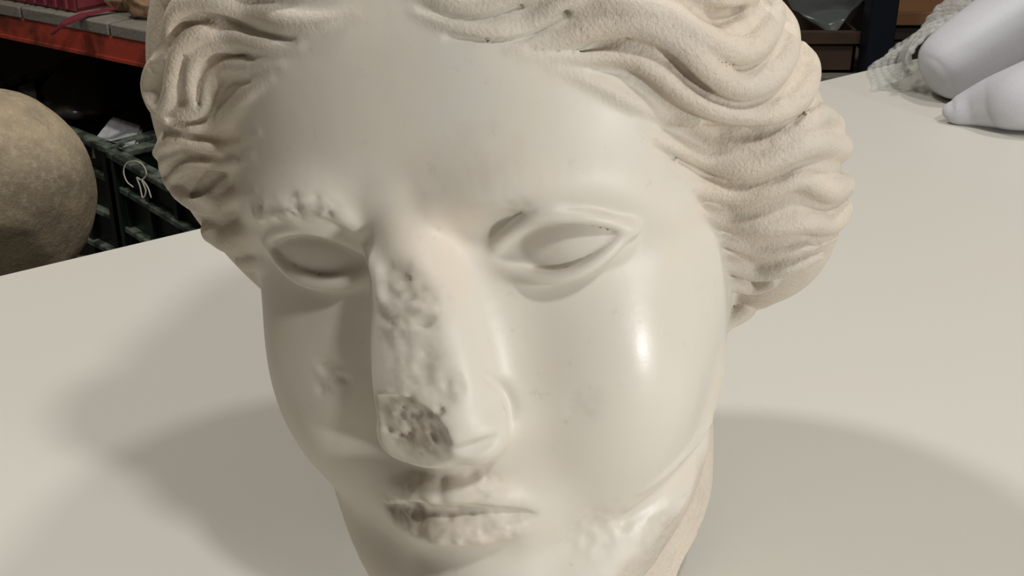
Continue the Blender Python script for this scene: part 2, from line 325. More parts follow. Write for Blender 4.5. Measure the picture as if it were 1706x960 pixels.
def eye_parts(F):
    """eyeballs and lids; returns the eyeball field (its own part)"""
    E = np.full(F.shape, 1e3, np.float32)
    for m in (1, -1):
        dx = 1.4 if m > 0 else 3.2
        s = box((m*32.5-24, -100, -22), (m*32.5+24, -50, 22))
        E[s] = d_ell((m*33+dx, -71, 2.5), (21, 16.5, 16), *coords(s))
        up = [(m*16, -85.5, -1, .9), (m*20.5, -88.5, 5.0, 1.6), (m*30, -91.5, 10.5, 2.0), (m*39, -89.0, 10.2, 2.0), (m*47, -84.3, 7.2, 1.8), (m*52.5, -77.5, 3, 1.2)]
        lo = [(m*16, -85.5, -1.2, .8), (m*22, -87.3, -4.4, 1.2), (m*30, -88.5, -6.0, 1.6), (m*39, -87.3, -4.8, 1.8), (m*46, -84, -1.2, 1.8), (m*51, -79.5, 3.0, 1.4)]
        if m < 0:
            up[:3] = [(-16, -85.5, -1, 1.3), (-20.5, -88.8, 5.8, 2.5), (-30, -91.5, 11.3, 2.8)]
            add_chain(F, [(-15, -88, 6, 2.5), (-21, -91, 11.5, 3), (-30, -92, 14.5, 3)], 3)
        up = [(p[0]+dx,)+p[1:] for p in up]; lo = [(p[0]+dx,)+p[1:] for p in lo]
        add_chain(F, up, 2.0); add_chain(F, lo, 4.5)
    if BROW_FAR: add_chain(F, BROW_FAR, 4.5, 8); add_chain(F, BROW_NEAR, 4, 8)
    return E

HAIR_CORE = [[(-56, -34, -32, 12), (-63, -38, -16, 18), (-66, -44, 2, 23), (-69, -48, 22, 27), (-64, -53, 46, 30), (-48, -60, 70, 29), (0, -70, 86, 24)],
             [(74, -4, -36, 13), (80, -12, -18, 23), (79, -28, 5, 27), (72, -40, 30, 27), (60, -54, 50, 28), (34, -66, 70, 27), (0, -70, 84, 24)]]

def hair_field():
    H = np.full((NX, NY, NZ), 60, np.float32)
    for c in HAIR_CORE:
        add_chain(H, [p[:3]+(p[3]-3,) for p in c], 6, 14)
    add_ell(H, (6, 20, 55), (80, 84, 84), 14)
    add_ell(H, (0, 30, 0), (84, 68, 60), 14)
    X, Y, Z = coords((slice(0, NX), slice(0, NY), slice(0, NZ)))
    back = np.clip((Y+np.clip(Z-75, 0, 60)*1.6-6)/30, 0, 1)                       # combed waves round the back and over the crown
    H += (back*(1.5*np.sin(.42*Z+1.6*np.sin(.075*Y+.02*X)+.018*np.abs(X)*np.sign(X))+.6*np.sin(1.0*Z+2.2*np.sin(.06*Y)+.5*X*.1))).astype(np.float32)
    return H

def weather(F, rows):
    """broken, eroded patches: (x, y, z, radius, depth, grain)"""
    for c in rows:
        c0 = np.array(c[:3]); r = c[3]
        s = box(c0-r-2, c0+r+2); x, y, z = np.broadcast_arrays(*coords(s))
        P = np.stack([x.ravel(), y.ravel(), z.ravel()], 1)
        n = np.abs(vnoise(P*c[5]))*.6+np.abs(vnoise(P*c[5]*2.1+7, 2))*.4
        d = np.linalg.norm(P-c0, axis=1)/r
        w = np.clip(1.3-1.3*d, 0, 1); w = w*w*(3-2*w)
        F[s] += (c[4]*n*1.7*w).reshape(x.shape).astype(np.float32)

def soil_and_shade(V, rows):
    """how brown each point is: soil in the broken patches, soil and painted shade in deep grooves"""
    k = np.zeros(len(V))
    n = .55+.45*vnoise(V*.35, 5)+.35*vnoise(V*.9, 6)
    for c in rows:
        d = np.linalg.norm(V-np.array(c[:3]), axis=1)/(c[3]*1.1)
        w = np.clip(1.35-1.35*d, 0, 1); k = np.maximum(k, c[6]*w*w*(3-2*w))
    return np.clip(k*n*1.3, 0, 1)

def pits(F, rows):
    for c in rows: cut_ell(F, c[:3], (c[3],)*3, 0.7)
#LOCKS#

def head_fields():
    """the carved head as one field, and an id grid: 0 face, 1 eyeball, 2 hair core, 3.. locks, 127 neck"""
    F, NK = face_field(); E = eye_parts(F); H = hair_field()
    ids = np.zeros(F.shape, np.int8); best = F.copy()
    ids[NK < F+4.5] = 127
    m = E < best; ids[m] = 1; best[m] = E[m]
    m = H < best; ids[m] = 2; best[m] = H[m]
    H += 1.4; A = smin(np.minimum(F, E), H, 5); HB = np.minimum(H, 20)
    for n, l in enumerate(LOCKS):
        s, g = chain_field(l, 8, 6)
        A[s] = smin(A[s], g, 1.6)
        HB[s] = np.minimum(HB[s], g)
        b = best[s]; i = ids[s]; m = g < b
        b[m] = g[m]; i[m] = 3+n
        best[s] = b; ids[s] = i
    weather(A, WORN); pits(A, PITS)
    for l in GROOVES:
        cut_chain(A, l, 1.2, 8)
    s = box((-80, -128, -147), (90, 100, -95)); x, y, z = coords(s)      # the stump stands flat on the table
    A[s] = smax(A[s], -(0.15315*x-0.09046*y+0.98406*z+127.9-0.4).astype(np.float32), 1.0)
    skin = np.minimum(F, E)
    coat = np.clip(.5+(skin-HB-.5)/7, 0, 1)              # 0 polished skin .. 1 rough carved hair and broken neck
    x, y, z = coords((slice(0, NX), slice(0, NY), slice(0, NZ)))
    low = np.clip(((NECK_LINE[0]*y+NECK_LINE[1]-z)+2*np.sin(y*.35+x*.2))/5+.5, 0, 1)*np.clip((x-22)/8, 0, 1)      # rough broken neck beyond the jaw
    coat = np.maximum(np.maximum(coat, np.clip((F+6.5-NK)/5, 0, 1)*(NK < 30)), low*(HB > 2)).astype(np.float32)
    return A, ids, coat*coat*(3-2*coat)

def surface_nets(F):
    """quads of the zero set of F: vertices (mm), quads, outward normals"""
    ins = F < 0
    c = np.zeros((NX-1, NY-1, NZ-1), np.int8)
    for dx in (0, 1):
        for dy in (0, 1):
            for dz in (0, 1):
                c += ins[dx:NX-1+dx, dy:NY-1+dy, dz:NZ-1+dz]
    cell = np.argwhere((c > 0) & (c < 8))
    idx = np.full(c.shape, -1, np.int32); idx[cell[:, 0], cell[:, 1], cell[:, 2]] = np.arange(len(cell))
    acc = np.zeros((len(cell), 3)); cnt = np.zeros(len(cell))
    cor = [(a, b, d) for a in (0, 1) for b in (0, 1) for d in (0, 1)]
    val = {o: F[cell[:, 0]+o[0], cell[:, 1]+o[1], cell[:, 2]+o[2]].astype(float) for o in cor}
    for a in cor:
        for ax in range(3):
            if a[ax] == 0:
                b = list(a); b[ax] = 1; b = tuple(b)
                va, vb = val[a], val[b]; m = (va < 0) != (vb < 0)
                t = np.where(m, va/np.where(m, va-vb, 1), 0)
                p = np.array(a, float)[None]+t[:, None]*np.eye(3)[ax][None]
                acc[m] += p[m]; cnt[m] += 1
    V = cell+acc/cnt[:, None]
    quads = []
    for ax in range(3):
        sl0 = [slice(None)]*3; sl1 = [slice(None)]*3
        sl0[ax] = slice(0, -1); sl1[ax] = slice(1, None)
        e = np.argwhere(ins[tuple(sl0)] != ins[tuple(sl1)])
        b, d = (ax+1) % 3, (ax+2) % 3
        e = e[(e[:, b] > 0) & (e[:, d] > 0) & (e[:, b] < F.shape[b]-1) & (e[:, d] < F.shape[d]-1)]
        flip = ins[e[:, 0], e[:, 1], e[:, 2]]
        q = []
        for ob, od in ((1, 1), (0, 1), (0, 0), (1, 0)):
            k = e.copy(); k[:, b] -= ob; k[:, d] -= od
            q.append(idx[k[:, 0], k[:, 1], k[:, 2]])
        q = np.stack(q, 1); q[~flip] = q[~flip][:, ::-1]
        quads.append(q)
    return V*STEP+LO, np.vstack(quads)

def sample(G, V):
    """trilinear value of grid G at points V"""
    p = np.clip((V-LO)/STEP, 0, np.array([NX, NY, NZ])-1.001); i = p.astype(int); f = p-i
    r = 0
    for dx in (0, 1):
        for dy in (0, 1):
            for dz in (0, 1):
                w = (f[:, 0] if dx else 1-f[:, 0])*(f[:, 1] if dy else 1-f[:, 1])*(f[:, 2] if dz else 1-f[:, 2])
                r = r+w*G[i[:, 0]+dx, i[:, 1]+dy, i[:, 2]+dz]
    return r

def grad(G, V, h=1.0):
    n = np.stack([sample(G, V+h*e)-sample(G, V-h*e) for e in np.eye(3)], 1)
    return n/np.maximum(np.linalg.norm(n, axis=1, keepdims=True), 1e-9)
# ------------------------------------------------------------------ helpers
def tag(o, label=None, cat=None, group=None, kind=None):
    if label: o['label'] = label
    if cat: o['category'] = cat
    if group: o['group'] = group
    if kind: o['kind'] = kind
    return o

def empty(name, loc, rot=(0, 0, 0)):
    o = bpy.data.objects.new(name, None); C.objects.link(o); o.location = loc; o.rotation_euler = rot
    o.empty_display_size = .05
    return o

def link(name, me, m=None, parent=None, smooth=False):
    o = bpy.data.objects.new(name, me); C.objects.link(o)
    if m: me.materials.clear(); me.materials.append(m)
    if parent: o.parent = parent
    if smooth:
        me.polygons.foreach_set('use_smooth', [True]*len(me.polygons))
    return o

def obj(name, bm, m, parent=None, smooth=False):
    me = bpy.data.meshes.new(name); bmesh.ops.recalc_face_normals(bm, faces=bm.faces); bm.to_mesh(me); bm.free()
    return link(name, me, m, parent, smooth)

def bx(bm, c, s, rot=None, bev=0.0):
    """a box with centre c, size s; rot = Matrix"""
    g = bmesh.ops.create_cube(bm, size=1)
    vs = g['verts']
    bmesh.ops.scale(bm, vec=s, verts=vs)
    if bev:
        es = list({e for v in vs for e in v.link_edges})
        r = bmesh.ops.bevel(bm, geom=es, offset=bev, segments=2, affect='EDGES', profile=.5)
        vs = list({v for f in r['faces'] for v in f.verts} | {v for v in vs if v.is_valid})
    if rot: bmesh.ops.transform(bm, matrix=rot.to_4x4(), verts=vs)
    bmesh.ops.translate(bm, vec=c, verts=vs)

def tube(bm, pts, rad, n=8):
    pts = [Vector(p) for p in pts]; rings = []
    up = Vector((.13, .21, 1)).normalized()
    for i, p in enumerate(pts):
        d = (pts[min(i+1, len(pts)-1)]-pts[max(i-1, 0)]).normalized()
        a = d.cross(up).normalized(); b = a.cross(d)
        r = rad[i] if isinstance(rad, (list, tuple)) else rad
        rings.append([bm.verts.new(p+r*(math.cos(2*math.pi*k/n)*a+math.sin(2*math.pi*k/n)*b)) for k in range(n)])
    for r0, r1 in zip(rings[:-1], rings[1:]):
        for k in range(n): bm.faces.new((r0[k], r0[(k+1) % n], r1[(k+1) % n], r1[k]))
    bm.faces.new(rings[0][::-1]); bm.faces.new(rings[-1])

def far(px, py, k):
    """a point k metres deep along the line of sight (used once, to fix where things stand)"""
    return EYE+k*Vector(((px-853)/2000, math.cos(R(25))+(480-py)/2000*math.sin(R(25)), -math.sin(R(25))+(480-py)/2000*math.cos(R(25))))
def on_plane(px, py, z):
    d = far(px, py, 1)-EYE; return EYE+d*((z-EYE.z)/d.z)

# ------------------------------------------------------------------ materials
class Mat:
    def __init__(s, name, col, rough=.6, spec=.5):
        s.m = bpy.data.materials.new(name); s.m.use_nodes = True; s.t = s.m.node_tree
        s.p = s.t.nodes['Principled BSDF']; s.col = None
        s.p.inputs['Base Color'].default_value = (*col, 1); s.p.inputs['Roughness'].default_value = rough
        s.p.inputs['Specular IOR Level'].default_value = spec
        s.c = s.t.nodes.new('ShaderNodeTexCoord'); s.out = (*col, 1); s.nrm = None
    def noise(s, scale, detail=3, rough=.55, vec=(1, 1, 1)):
        mp = s.t.nodes.new('ShaderNodeMapping'); mp.inputs['Scale'].default_value = vec
        s.t.links.new(s.c.outputs['Object'], mp.inputs[0])
        n = s.t.nodes.new('ShaderNodeTexNoise'); n.inputs['Scale'].default_value = scale
        n.inputs['Detail'].default_value = detail; n.inputs['Roughness'].default_value = rough
        s.t.links.new(mp.outputs[0], n.inputs['Vector']); return n.outputs['Fac']
    def ramp(s, fac, lo, hi):
        r = s.t.nodes.new('ShaderNodeMapRange'); r.inputs[1].default_value = lo; r.inputs[2].default_value = hi
        s.t.links.new(fac, r.inputs[0]); return r.outputs[0]
    def mix(s, fac, col, amount=1.0):
        """blend a second colour in where fac is high"""
        mx = s.t.nodes.new('ShaderNodeMix'); mx.data_type = 'RGBA'
        if amount != 1.0:
            k = s.t.nodes.new('ShaderNodeMath'); k.operation = 'MULTIPLY'; k.inputs[1].default_value = amount
            s.t.links.new(fac, k.inputs[0]); fac = k.outputs[0]
        s.t.links.new(fac, mx.inputs[0])
        if isinstance(s.out, tuple): mx.inputs[6].default_value = s.out
        else: s.t.links.new(s.out, mx.inputs[6])
        mx.inputs[7].default_value = (*col, 1)
        s.out = mx.outputs[2]; s.t.links.new(s.out, s.p.inputs['Base Color']); return s
    def bump(s, fac, strength, dist):
        b = s.t.nodes.new('ShaderNodeBump'); b.inputs['Strength'].default_value = strength; b.inputs['Distance'].default_value = dist
        s.t.links.new(fac, b.inputs['Height'])
        if s.nrm: s.t.links.new(s.nrm, b.inputs['Normal'])
        s.nrm = b.outputs[0]; s.t.links.new(s.nrm, s.p.inputs['Normal']); return s
    def roughness(s, fac, lo, hi):
        r = s.t.nodes.new('ShaderNodeMapRange'); r.inputs[3].default_value = lo; r.inputs[4].default_value = hi
        s.t.links.new(fac, r.inputs[0]); s.t.links.new(r.outputs[0], s.p.inputs['Roughness']); return s

def marble():
    """one stone, smooth and pale where it is polished skin, warmer and grainy where it is carved hair or broken (vertex value coat)"""
    k = Mat('white_marble', (.64, .597, .52), .44)
    L = k.t.links.new
    at = k.t.nodes.new('ShaderNodeAttribute'); at.attribute_name = 'coat'; coat = at.outputs['Fac']
    k.mix(k.ramp(k.noise(16, 4), .48, .66), (.67, .585, .485), .8)
    k.mix(k.ramp(k.noise(11, 3, vec=(1.3, 1, .8)), .52, .68), (.57, .565, .51), .7)
    k.mix(k.ramp(k.noise(24, 5, .65), .60, .74), (.53, .43, .37), .30)        # pinkish stains
    skin = k.out
    k.out = (.565, .50, .42, 1)
    k.mix(k.ramp(k.noise(16, 4), .48, .66), (.62, .53, .42), .8)
    k.mix(k.ramp(k.noise(23, 4), .52, .68), (.51, .47, .40), .7)
    k.mix(k.ramp(k.noise(420, 3, .7), .52, .70), (.46, .40, .33), .45)        # grain
    mx = k.t.nodes.new('ShaderNodeMix'); mx.data_type = 'RGBA'
    L(coat, mx.inputs[0]); L(skin, mx.inputs[6]); L(k.out, mx.inputs[7]); k.out = mx.outputs[2]
    a2 = k.t.nodes.new('ShaderNodeAttribute'); a2.attribute_name = 'soil_shade'
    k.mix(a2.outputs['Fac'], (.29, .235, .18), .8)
    k.mix(k.ramp(k.noise(140, 4, .7), .63, .75), (.40, .34, .27), .32)        # specks of soil
    g = k.t.nodes.new('ShaderNodeMath'); g.operation = 'MULTIPLY'; L(k.noise(900, 2), g.inputs[0]); L(coat, g.inputs[1])
    k.bump(g.outputs[0], .6, .0006)
    g = k.t.nodes.new('ShaderNodeMath'); g.operation = 'MULTIPLY'; L(k.noise(260, 4, .65), g.inputs[0]); L(coat, g.inputs[1])
    k.bump(g.outputs[0], .35, .0012)
    k.bump(k.noise(90, 4), .08, .002)
    k.p.inputs['Specular IOR Level'].default_value = .36
    k.roughness(k.noise(40, 3), .36, .56)
    last = k.p.inputs['Roughness'].links[0].from_socket
    for c, r in (((.060, -.105, -.040), .050), ((.070, -.084, -.085), .045)):  # rubbed shiny on the cheek and the jaw
        d = k.t.nodes.new('ShaderNodeVectorMath'); d.operation = 'DISTANCE'; d.inputs[1].default_value = c
        L(k.c.outputs['Object'], d.inputs[0])
        e = k.t.nodes.new('ShaderNodeMath'); e.operation = 'POWER'; e.inputs[1].default_value = 2; L(d.outputs['Value'], e.inputs[0])
        f = k.t.nodes.new('ShaderNodeMath'); f.operation = 'MULTIPLY'; f.inputs[1].default_value = -1/(r*.55)**2; L(e.outputs[0], f.inputs[0])
        g = k.t.nodes.new('ShaderNodeMath'); g.operation = 'EXPONENT'; L(f.outputs[0], g.inputs[0])
        m = k.t.nodes.new('ShaderNodeMix'); m.data_type = 'FLOAT'; m.inputs[3].default_value = .285
        L(g.outputs[0], m.inputs[0]); L(last, m.inputs[2]); last = m.outputs[0]
    m = k.t.nodes.new('ShaderNodeMix'); m.data_type = 'FLOAT'; m.inputs[3].default_value = .56
    L(coat, m.inputs[0]); L(last, m.inputs[2]); L(m.outputs[0], k.p.inputs['Roughness'])
    return k.m

M = {}
M['face'] = M['hair'] = M['neck'] = marble()
k = Mat('table_laminate', (.60, .585, .525), .45); k.mix(k.ramp(k.noise(3, 3), .45, .7), (.62, .58, .53), .6)
k.mix(k.noise(700, 2), (.54, .53, .475), .25); k.bump(k.noise(900, 2), .08, .0004); M['table'] = k.m
k = Mat('table_edge', (.42, .41, .37), .5); k.mix(k.noise(60), (.36, .35, .31), .4); M['table_edge'] = k.m
k = Mat('limestone', (.39, .31, .20), .85); k.mix(k.ramp(k.noise(9, 5, .65), .45, .58), (.25, .20, .135), .9)
k.mix(k.ramp(k.noise(120, 4, .7), .5, .7), (.50, .44, .33), .5); k.bump(k.noise(160, 6, .7), .5, .004); k.bump(k.noise(30, 4), .3, .006); M['stone'] = k.m
k = Mat('red_paint', (.40, .06, .035), .4); k.mix(k.ramp(k.noise(13, 5, .65), .46, .62), (.075, .026, .02), .92)
k.bump(k.noise(140, 4), .15, .002); M['red'] = k.m
k = Mat('grey_board', (.22, .20, .165), .7); k.mix(k.ramp(k.noise(60, 4, .6, (1, 8, 8)), .45, .7), (.10, .085, .07), .8); M['board'] = k.m
k = Mat('dark_red_plastic', (.15, .022, .032), .35); k.mix(k.noise(40, 3, .5, (6, 1, .3)), (.24, .05, .06), .6); M['darkred'] = k.m
k = Mat('terracotta', (.32, .20, .11), .9); k.mix(k.ramp(k.noise(60, 5, .7), .45, .65), (.16, .09, .05), .8); k.bump(k.noise(90, 5), .6, .006); M['clay'] = k.m
k = Mat('green_plastic', (.005, .014, .009), .38); k.mix(k.ramp(k.noise(35, 4), .55, .75), (.016, .028, .02), .7); M['green'] = k.m
k = Mat('black_plastic', (.005, .006, .006), .35); k.mix(k.ramp(k.noise(35, 4), .55, .75), (.014, .016, .015), .7); M['black'] = k.m
k = Mat('highlight_grey_rim', (.15, .18, .14), .5); k.mix(k.ramp(k.noise(45, 4), .40, .58), (.015, .022, .016), .93); M['rim'] = k.m  # highlights on crate rims and slats put into this paler grey
k = Mat('black_film', (.055, .05, .045), .25); k.mix(k.noise(30), (.085, .078, .07), .8); M['film'] = k.m
k = Mat('dark_clay', (.045, .035, .026), .8); k.mix(k.noise(30, 4), (.025, .02, .015), .8); M['clay2'] = k.m
k = Mat('grey_film', (.09, .095, .085), .25); k.mix(k.noise(30), (.05, .055, .05), .8); M['greyfilm'] = k.m
k = Mat('pale_stone', (.62, .62, .64), .55); k.mix(k.ramp(k.noise(50, 5, .6, (4, 1, 1)), .45, .65), (.42, .42, .43), .8); k.bump(k.noise(120, 4), .3, .003); M['fragment'] = k.m
k = Mat('white_string', (.45, .42, .36), .7); k.mix(k.noise(200), (.3, .28, .24), .5); M['string'] = k.m
k = Mat('foam', (.56, .56, .59), .8, .2); k.mix(k.noise(250, 3, .7), (.47, .47, .495), .6); k.bump(k.noise(500, 3), .25, .001); M['foam'] = k.m
k = Mat('navy_steel', (.005, .007, .016), .4); k.mix(k.noise(40), (.009, .012, .02), .7); M['navy'] = k.m
k = Mat('cardboard', (.075, .042, .024), .8); k.mix(k.ramp(k.noise(12, 4), .4, .7), (.05, .028, .017), .8); M['card'] = k.m
k = Mat('orange_wood', (.27, .13, .055), .6); k.mix(k.noise(30, 4, .6, (1, 10, 10)), (.17, .085, .035), .7); M['wood'] = k.m
k = Mat('concrete_floor', (.10, .098, .09), .7); k.mix(k.noise(4, 5), (.07, .068, .06), .6); M['floor'] = k.m
k = Mat('dark_wall', (.05, .045, .04), .8); k.mix(k.noise(3, 4), (.035, .032, .028), .7); M['wall'] = k.m
k = Mat('table_leg_steel', (.30, .30, .29), .4); k.mix(k.noise(40), (.24, .24, .23), .5); M['steel'] = k.m
k = Mat('dark_film_clear', (.20, .22, .21), .15); k.p.inputs['Alpha'].default_value = .45; k.mix(k.noise(20, 3), (.10, .11, .105), .7); M['clear'] = k.m
k = Mat('bubble_film', (.85, .86, .82), .07, 1.0); k.p.inputs['Alpha'].default_value = .22
k.mix(k.noise(60), (.70, .72, .68), .5); M['bubble'] = k.m

# ------------------------------------------------------------------ setting
def slab(name, c, s, m, kind='structure'):
    bm = bmesh.new(); bx(bm, c, s); return tag(obj(name, bm, m), kind=kind)
slab('floor', (0, 1.5, -.05), (7, 7.4, .1), M['floor'])
slab('wall_back', (0, 5.15, 1.6), (7, .1, 3.2), M['wall'])
slab('wall_left', (-3.55, 1.5, 1.6), (.1, 7.4, 3.2), M['wall'])
slab('wall_right', (3.55, 1.5, 1.6), (.1, 7.4, 3.2), M['wall'])
slab('wall_front', (0, -2.25, 1.6), (7, .1, 3.2), M['wall'])

# ------------------------------------------------------------------ table
EX = Vector((.805, .593, 0)); EN = Vector((-.593, .805, 0))        # along the far edge, and away over it
E0 = Vector((-.336, .717, 0))
te = empty('work_table', (0, 0, 0)); tag(te, 'large table with a smooth cream laminate top under the marble head', 'table')
ctr = E0+EX*.45-EN*.62; ang = math.atan2(EX.y, EX.x); RT = Matrix.Rotation(ang, 3, 'Z')
bm = bmesh.new(); bx(bm, ctr+Vector((0, 0, TABLE-.0125)), (2.5, 1.24, .025), RT, .002); obj('tabletop', bm, M['table'], te)
for a, b in ((-1.15, -.52), (1.15, -.52), (-1.15, .52), (1.15, .52)):
    bm = bmesh.new(); bx(bm, ctr+EX*a+EN*b+Vector((0, 0, (TABLE-.025)/2)), (.05, .05, TABLE-.025), RT, .004); obj('leg', bm, M['steel'], te)
bm = bmesh.new()
for b in (-.52, .52): bx(bm, ctr+EN*b+Vector((0, 0, TABLE-.06)), (2.25, .03, .07), RT)
for a in (-1.15, 1.15): bx(bm, ctr+EX*a+Vector((0, 0, TABLE-.06)), (.03, .99, .07), RT)
obj('apron', bm, M['steel'], te)

# ------------------------------------------------------------------ marble head
def split_head():
    A, ids, coat = head_fields()
    V, Q = surface_nets(A); N = grad(A, V); K = sample(coat, V); KS = soil_and_shade(V, list(WORN)+[tuple(p[:3])+(p[3]*2.6, 0, 0, .6) for l in GROOVES for p in l if p[3] > 1.25])  # deep hair grooves browned too: some soil, and crevice shade painted in
    i = np.clip(np.round((V-LO)/STEP).astype(int), 0, np.array([NX, NY, NZ])-1)
    vid = ids[i[:, 0], i[:, 1], i[:, 2]]
    q = vid[Q]; q.sort(axis=1); fid = np.where(q[:, 1] == q[:, 2], q[:, 1], q[:, 0])
    root = bpy.data.objects.new('marble_head', None); C.objects.link(root)
    mw = Matrix(HEADW).to_4x4(); mw.translation = Vector((.003213, .459442, .159875+TABLE)); root.matrix_world = mw
    tag(root, 'weathered white marble head of a classical statue with wavy carved hair and broken nose', 'sculpture')
    def piece(name, sel, m, parent):
        f = Q[sel]; u, inv = np.unique(f, return_inverse=True)
        me = bpy.data.meshes.new(name)
        me.from_pydata((V[u]*1.25e-3).tolist(), [], inv.reshape(-1, 4).tolist())
        me.polygons.foreach_set('use_smooth', [True]*len(me.polygons)); me.update()
        at = me.attributes.new('coat', 'FLOAT', 'POINT'); at.data.foreach_set('value', K[u].astype(np.float32))
        at = me.attributes.new('soil_shade', 'FLOAT', 'POINT'); at.data.foreach_set('value', KS[u].astype(np.float32))
        me.normals_split_custom_set_from_vertices(N[u].tolist())
        return link(name, me, m, parent)
    piece('face', fid == 0, M['face'], root)
    piece('neck', fid == 127, M['neck'], root)
    # the two eyeballs
    for s in (1, -1):
        sel = (fid == 1) & (np.sign(V[Q[:, 0], 0]) == s)
        if sel.any(): piece('eye', sel, M['face'], root)
    hair = piece('hair', fid == 2, M['hair'], root)
    for n in range(len(LOCKS)):
        if (fid == 3+n).sum() > 20: piece('hair_lock', fid == 3+n, M['hair'], hair)
split_head()

# ------------------------------------------------------------------ round stone behind the table's left end
def blob(name, c, r, m, seed, cuts=(), rough=.02, parent=None, sub=5):
    bm = bmesh.new(); bmesh.ops.create_icosphere(bm, subdivisions=sub, radius=1)
    rng = random.Random(seed)
    P = np.array([v.co[:] for v in bm.verts])
    n = vnoise(P*2.2+seed)*rough*1.6+vnoise(P*5+seed)*rough+vnoise(P*13+seed)*rough*.4
    for v, a in zip(bm.verts, n):
        p = v.co*(1+a)
        for nx, d in cuts:
            nv = Vector(nx).normalized(); e = p.dot(nv)-d
            if e > 0: p = p-nv*e*.93
        v.co = Vector((p.x*r[0], p.y*r[1], p.z*r[2]))
    o = obj(name, bm, m, parent, True)
    if parent is None: o.location = c
    else:
        o.data.transform(Matrix.Translation(c))
    return o
sc_ = EYE+1.12*Vector((-.442, .943, -.352))
st = blob('stone_ball', sc_, (.101, .101, .099), M['stone'], 7, [((.35, -.72, -.50), .84), ((-.25, -.85, .12), .92), ((.8, -.5, -.3), .93)], .014)
tag(st, 'rounded beige limestone head-sized block behind the left table edge', 'stone')
pl = empty('plinth', (sc_.x, sc_.y, 0)); tag(pl, 'grey wooden plinth carrying the round beige stone', 'plinth')
ph = sc_.z-.093
bm = bmesh.new(); bx(bm, (0, 0, ph-.015), (.14, .14, .03), None, .003); obj('top', bm, M['board'], pl)
bm = bmesh.new(); bx(bm, (0, 0, (ph-.03)/2), (.11, .11, ph-.03)); obj('body', bm, M['board'], pl)

# ------------------------------------------------------------------ storage rack on the left
U = Vector((.83, -.557, 0)).normalized(); UN = Vector((.557, .83, 0)).normalized()      # along the shelf front, and into the shelf
RU = Matrix.Rotation(math.atan2(U.y, U.x), 3, 'Z')
B0 = Vector((-.525, 1.68, 0)); BZ = EYE.z-.435
rk = empty('storage_rack', (0, 0, 0)); tag(rk, 'red painted steel rack with grey shelf boards at left', 'rack')
def rbox(name, a, n, z, s, m, parent, bev=.002):
    bm = bmesh.new(); bx(bm, B0+U*a+UN*n+Vector((0, 0, z)), s, RU, bev); return obj(name, bm, m, parent)
L0, L1 = -1.15, .62
lm, ll = (L0+L1)/2, L1-L0
SH0 = BZ+.036                       # top of the red beam
b1 = rbox('shelf_beam', lm, .012, BZ+.018, (ll, .03, .036), M['red'], rk)
bm = bmesh.new(); bx(bm, B0+U*lm+UN*.006+Vector((0, 0, BZ+.0025)), (ll, .024, .005), RU); obj('lip', bm, M['red'], b1)
rbox('shelf_beam', lm, .45, BZ+.018, (ll, .03, .036), M['red'], rk)
for a0, a1 in ((L0, -.262), (-.256, -.06), (-.055, L1)):
    rbox('shelf_board', (a0+a1)/2, .225, SH0+.009, (a1-a0, .46, .018), M['board'], rk)
for a in (L0+.02, L1-.02):
    for n in (.012, .45): rbox('upright', a, n, 1.0, (.04, .04, 2.0), M['red'], rk)
LZ = .19
rbox('shelf_beam', lm, .012, LZ-.018, (ll, .03, .036), M['red'], rk); rbox('shelf_beam', lm, .45, LZ-.018, (ll, .03, .036), M['red'], rk)
rbox('shelf_board', lm, .225, LZ+.009, (ll, .46, .018), M['board'], rk)
rbox('dark_backing', lm, .475, .55, (ll, .008, .74), M['wall'], rk)  # added dark sheet, keeps the shaded void behind the crates black
SH = SH0+.018                       # top of the upper boards
LZ += .018

# dark red plastic bin and clay pieces on the upper shelf
bn = empty('plastic_bin', on_plane(28, 10, SH)-Vector((0, 0, SH))+UN*.09+Vector((0, 0, SH)), (0, 0, math.atan2(U.y, U.x)))
tag(bn, 'dark red ribbed plastic bin on the grey shelf board', 'bin')
bm = bmesh.new()
for sx, sy, cx, cy in ((.23, .006, 0, -.07), (.23, .006, 0, .07), (.006, .14, -.112, 0), (.006, .14, .112, 0)): bx(bm, (cx, cy, .062), (sx, sy, .12))
bx(bm, (0, 0, .003), (.23, .14, .006)); obj('body', bm, M['darkred'], bn)
for i in range(9):
    bm = bmesh.new(); bx(bm, (-.10+.025*i, -.076, .062), (.008, .006, .115), None, .0015); obj('rib', bm, M['darkred'], bn)
bm = bmesh.new()
for sx, sy, cx, cy in ((.25, .012, 0, -.078), (.25, .012, 0, .078), (.012, .15, -.118, 0), (.012, .15, .118, 0)): bx(bm, (cx, cy, .122), (sx, sy, .01))
obj('rim', bm, M['darkred'], bn)
def rag(name, pts, w, m, th=.003):
    bm = bmesh.new(); rows = []
    for i, p in enumerate(pts):
        p = Vector(p); d = (Vector(pts[min(i+1, len(pts)-1)])-Vector(pts[max(i-1, 0)])).normalized()
        s = d.cross(Vector((0, 0, 1))).normalized()*w[i]
        rows.append([bm.verts.new(p-s), bm.verts.new(p+s), bm.verts.new(p+s+Vector((0, 0, th))), bm.verts.new(p-s+Vector((0, 0, th)))])
    for a, b in zip(rows[:-1], rows[1:]):
        for k in range(4): bm.faces.new((a[k], a[(k+1) % 4], b[(k+1) % 4], b[k]))
    bm.faces.new(rows[0]); bm.faces.new(rows[-1][::-1])
    return obj(name, bm, m)
def onshelf(a, n, z=0): return B0+U*a+UN*n+Vector((0, 0, SH+z))
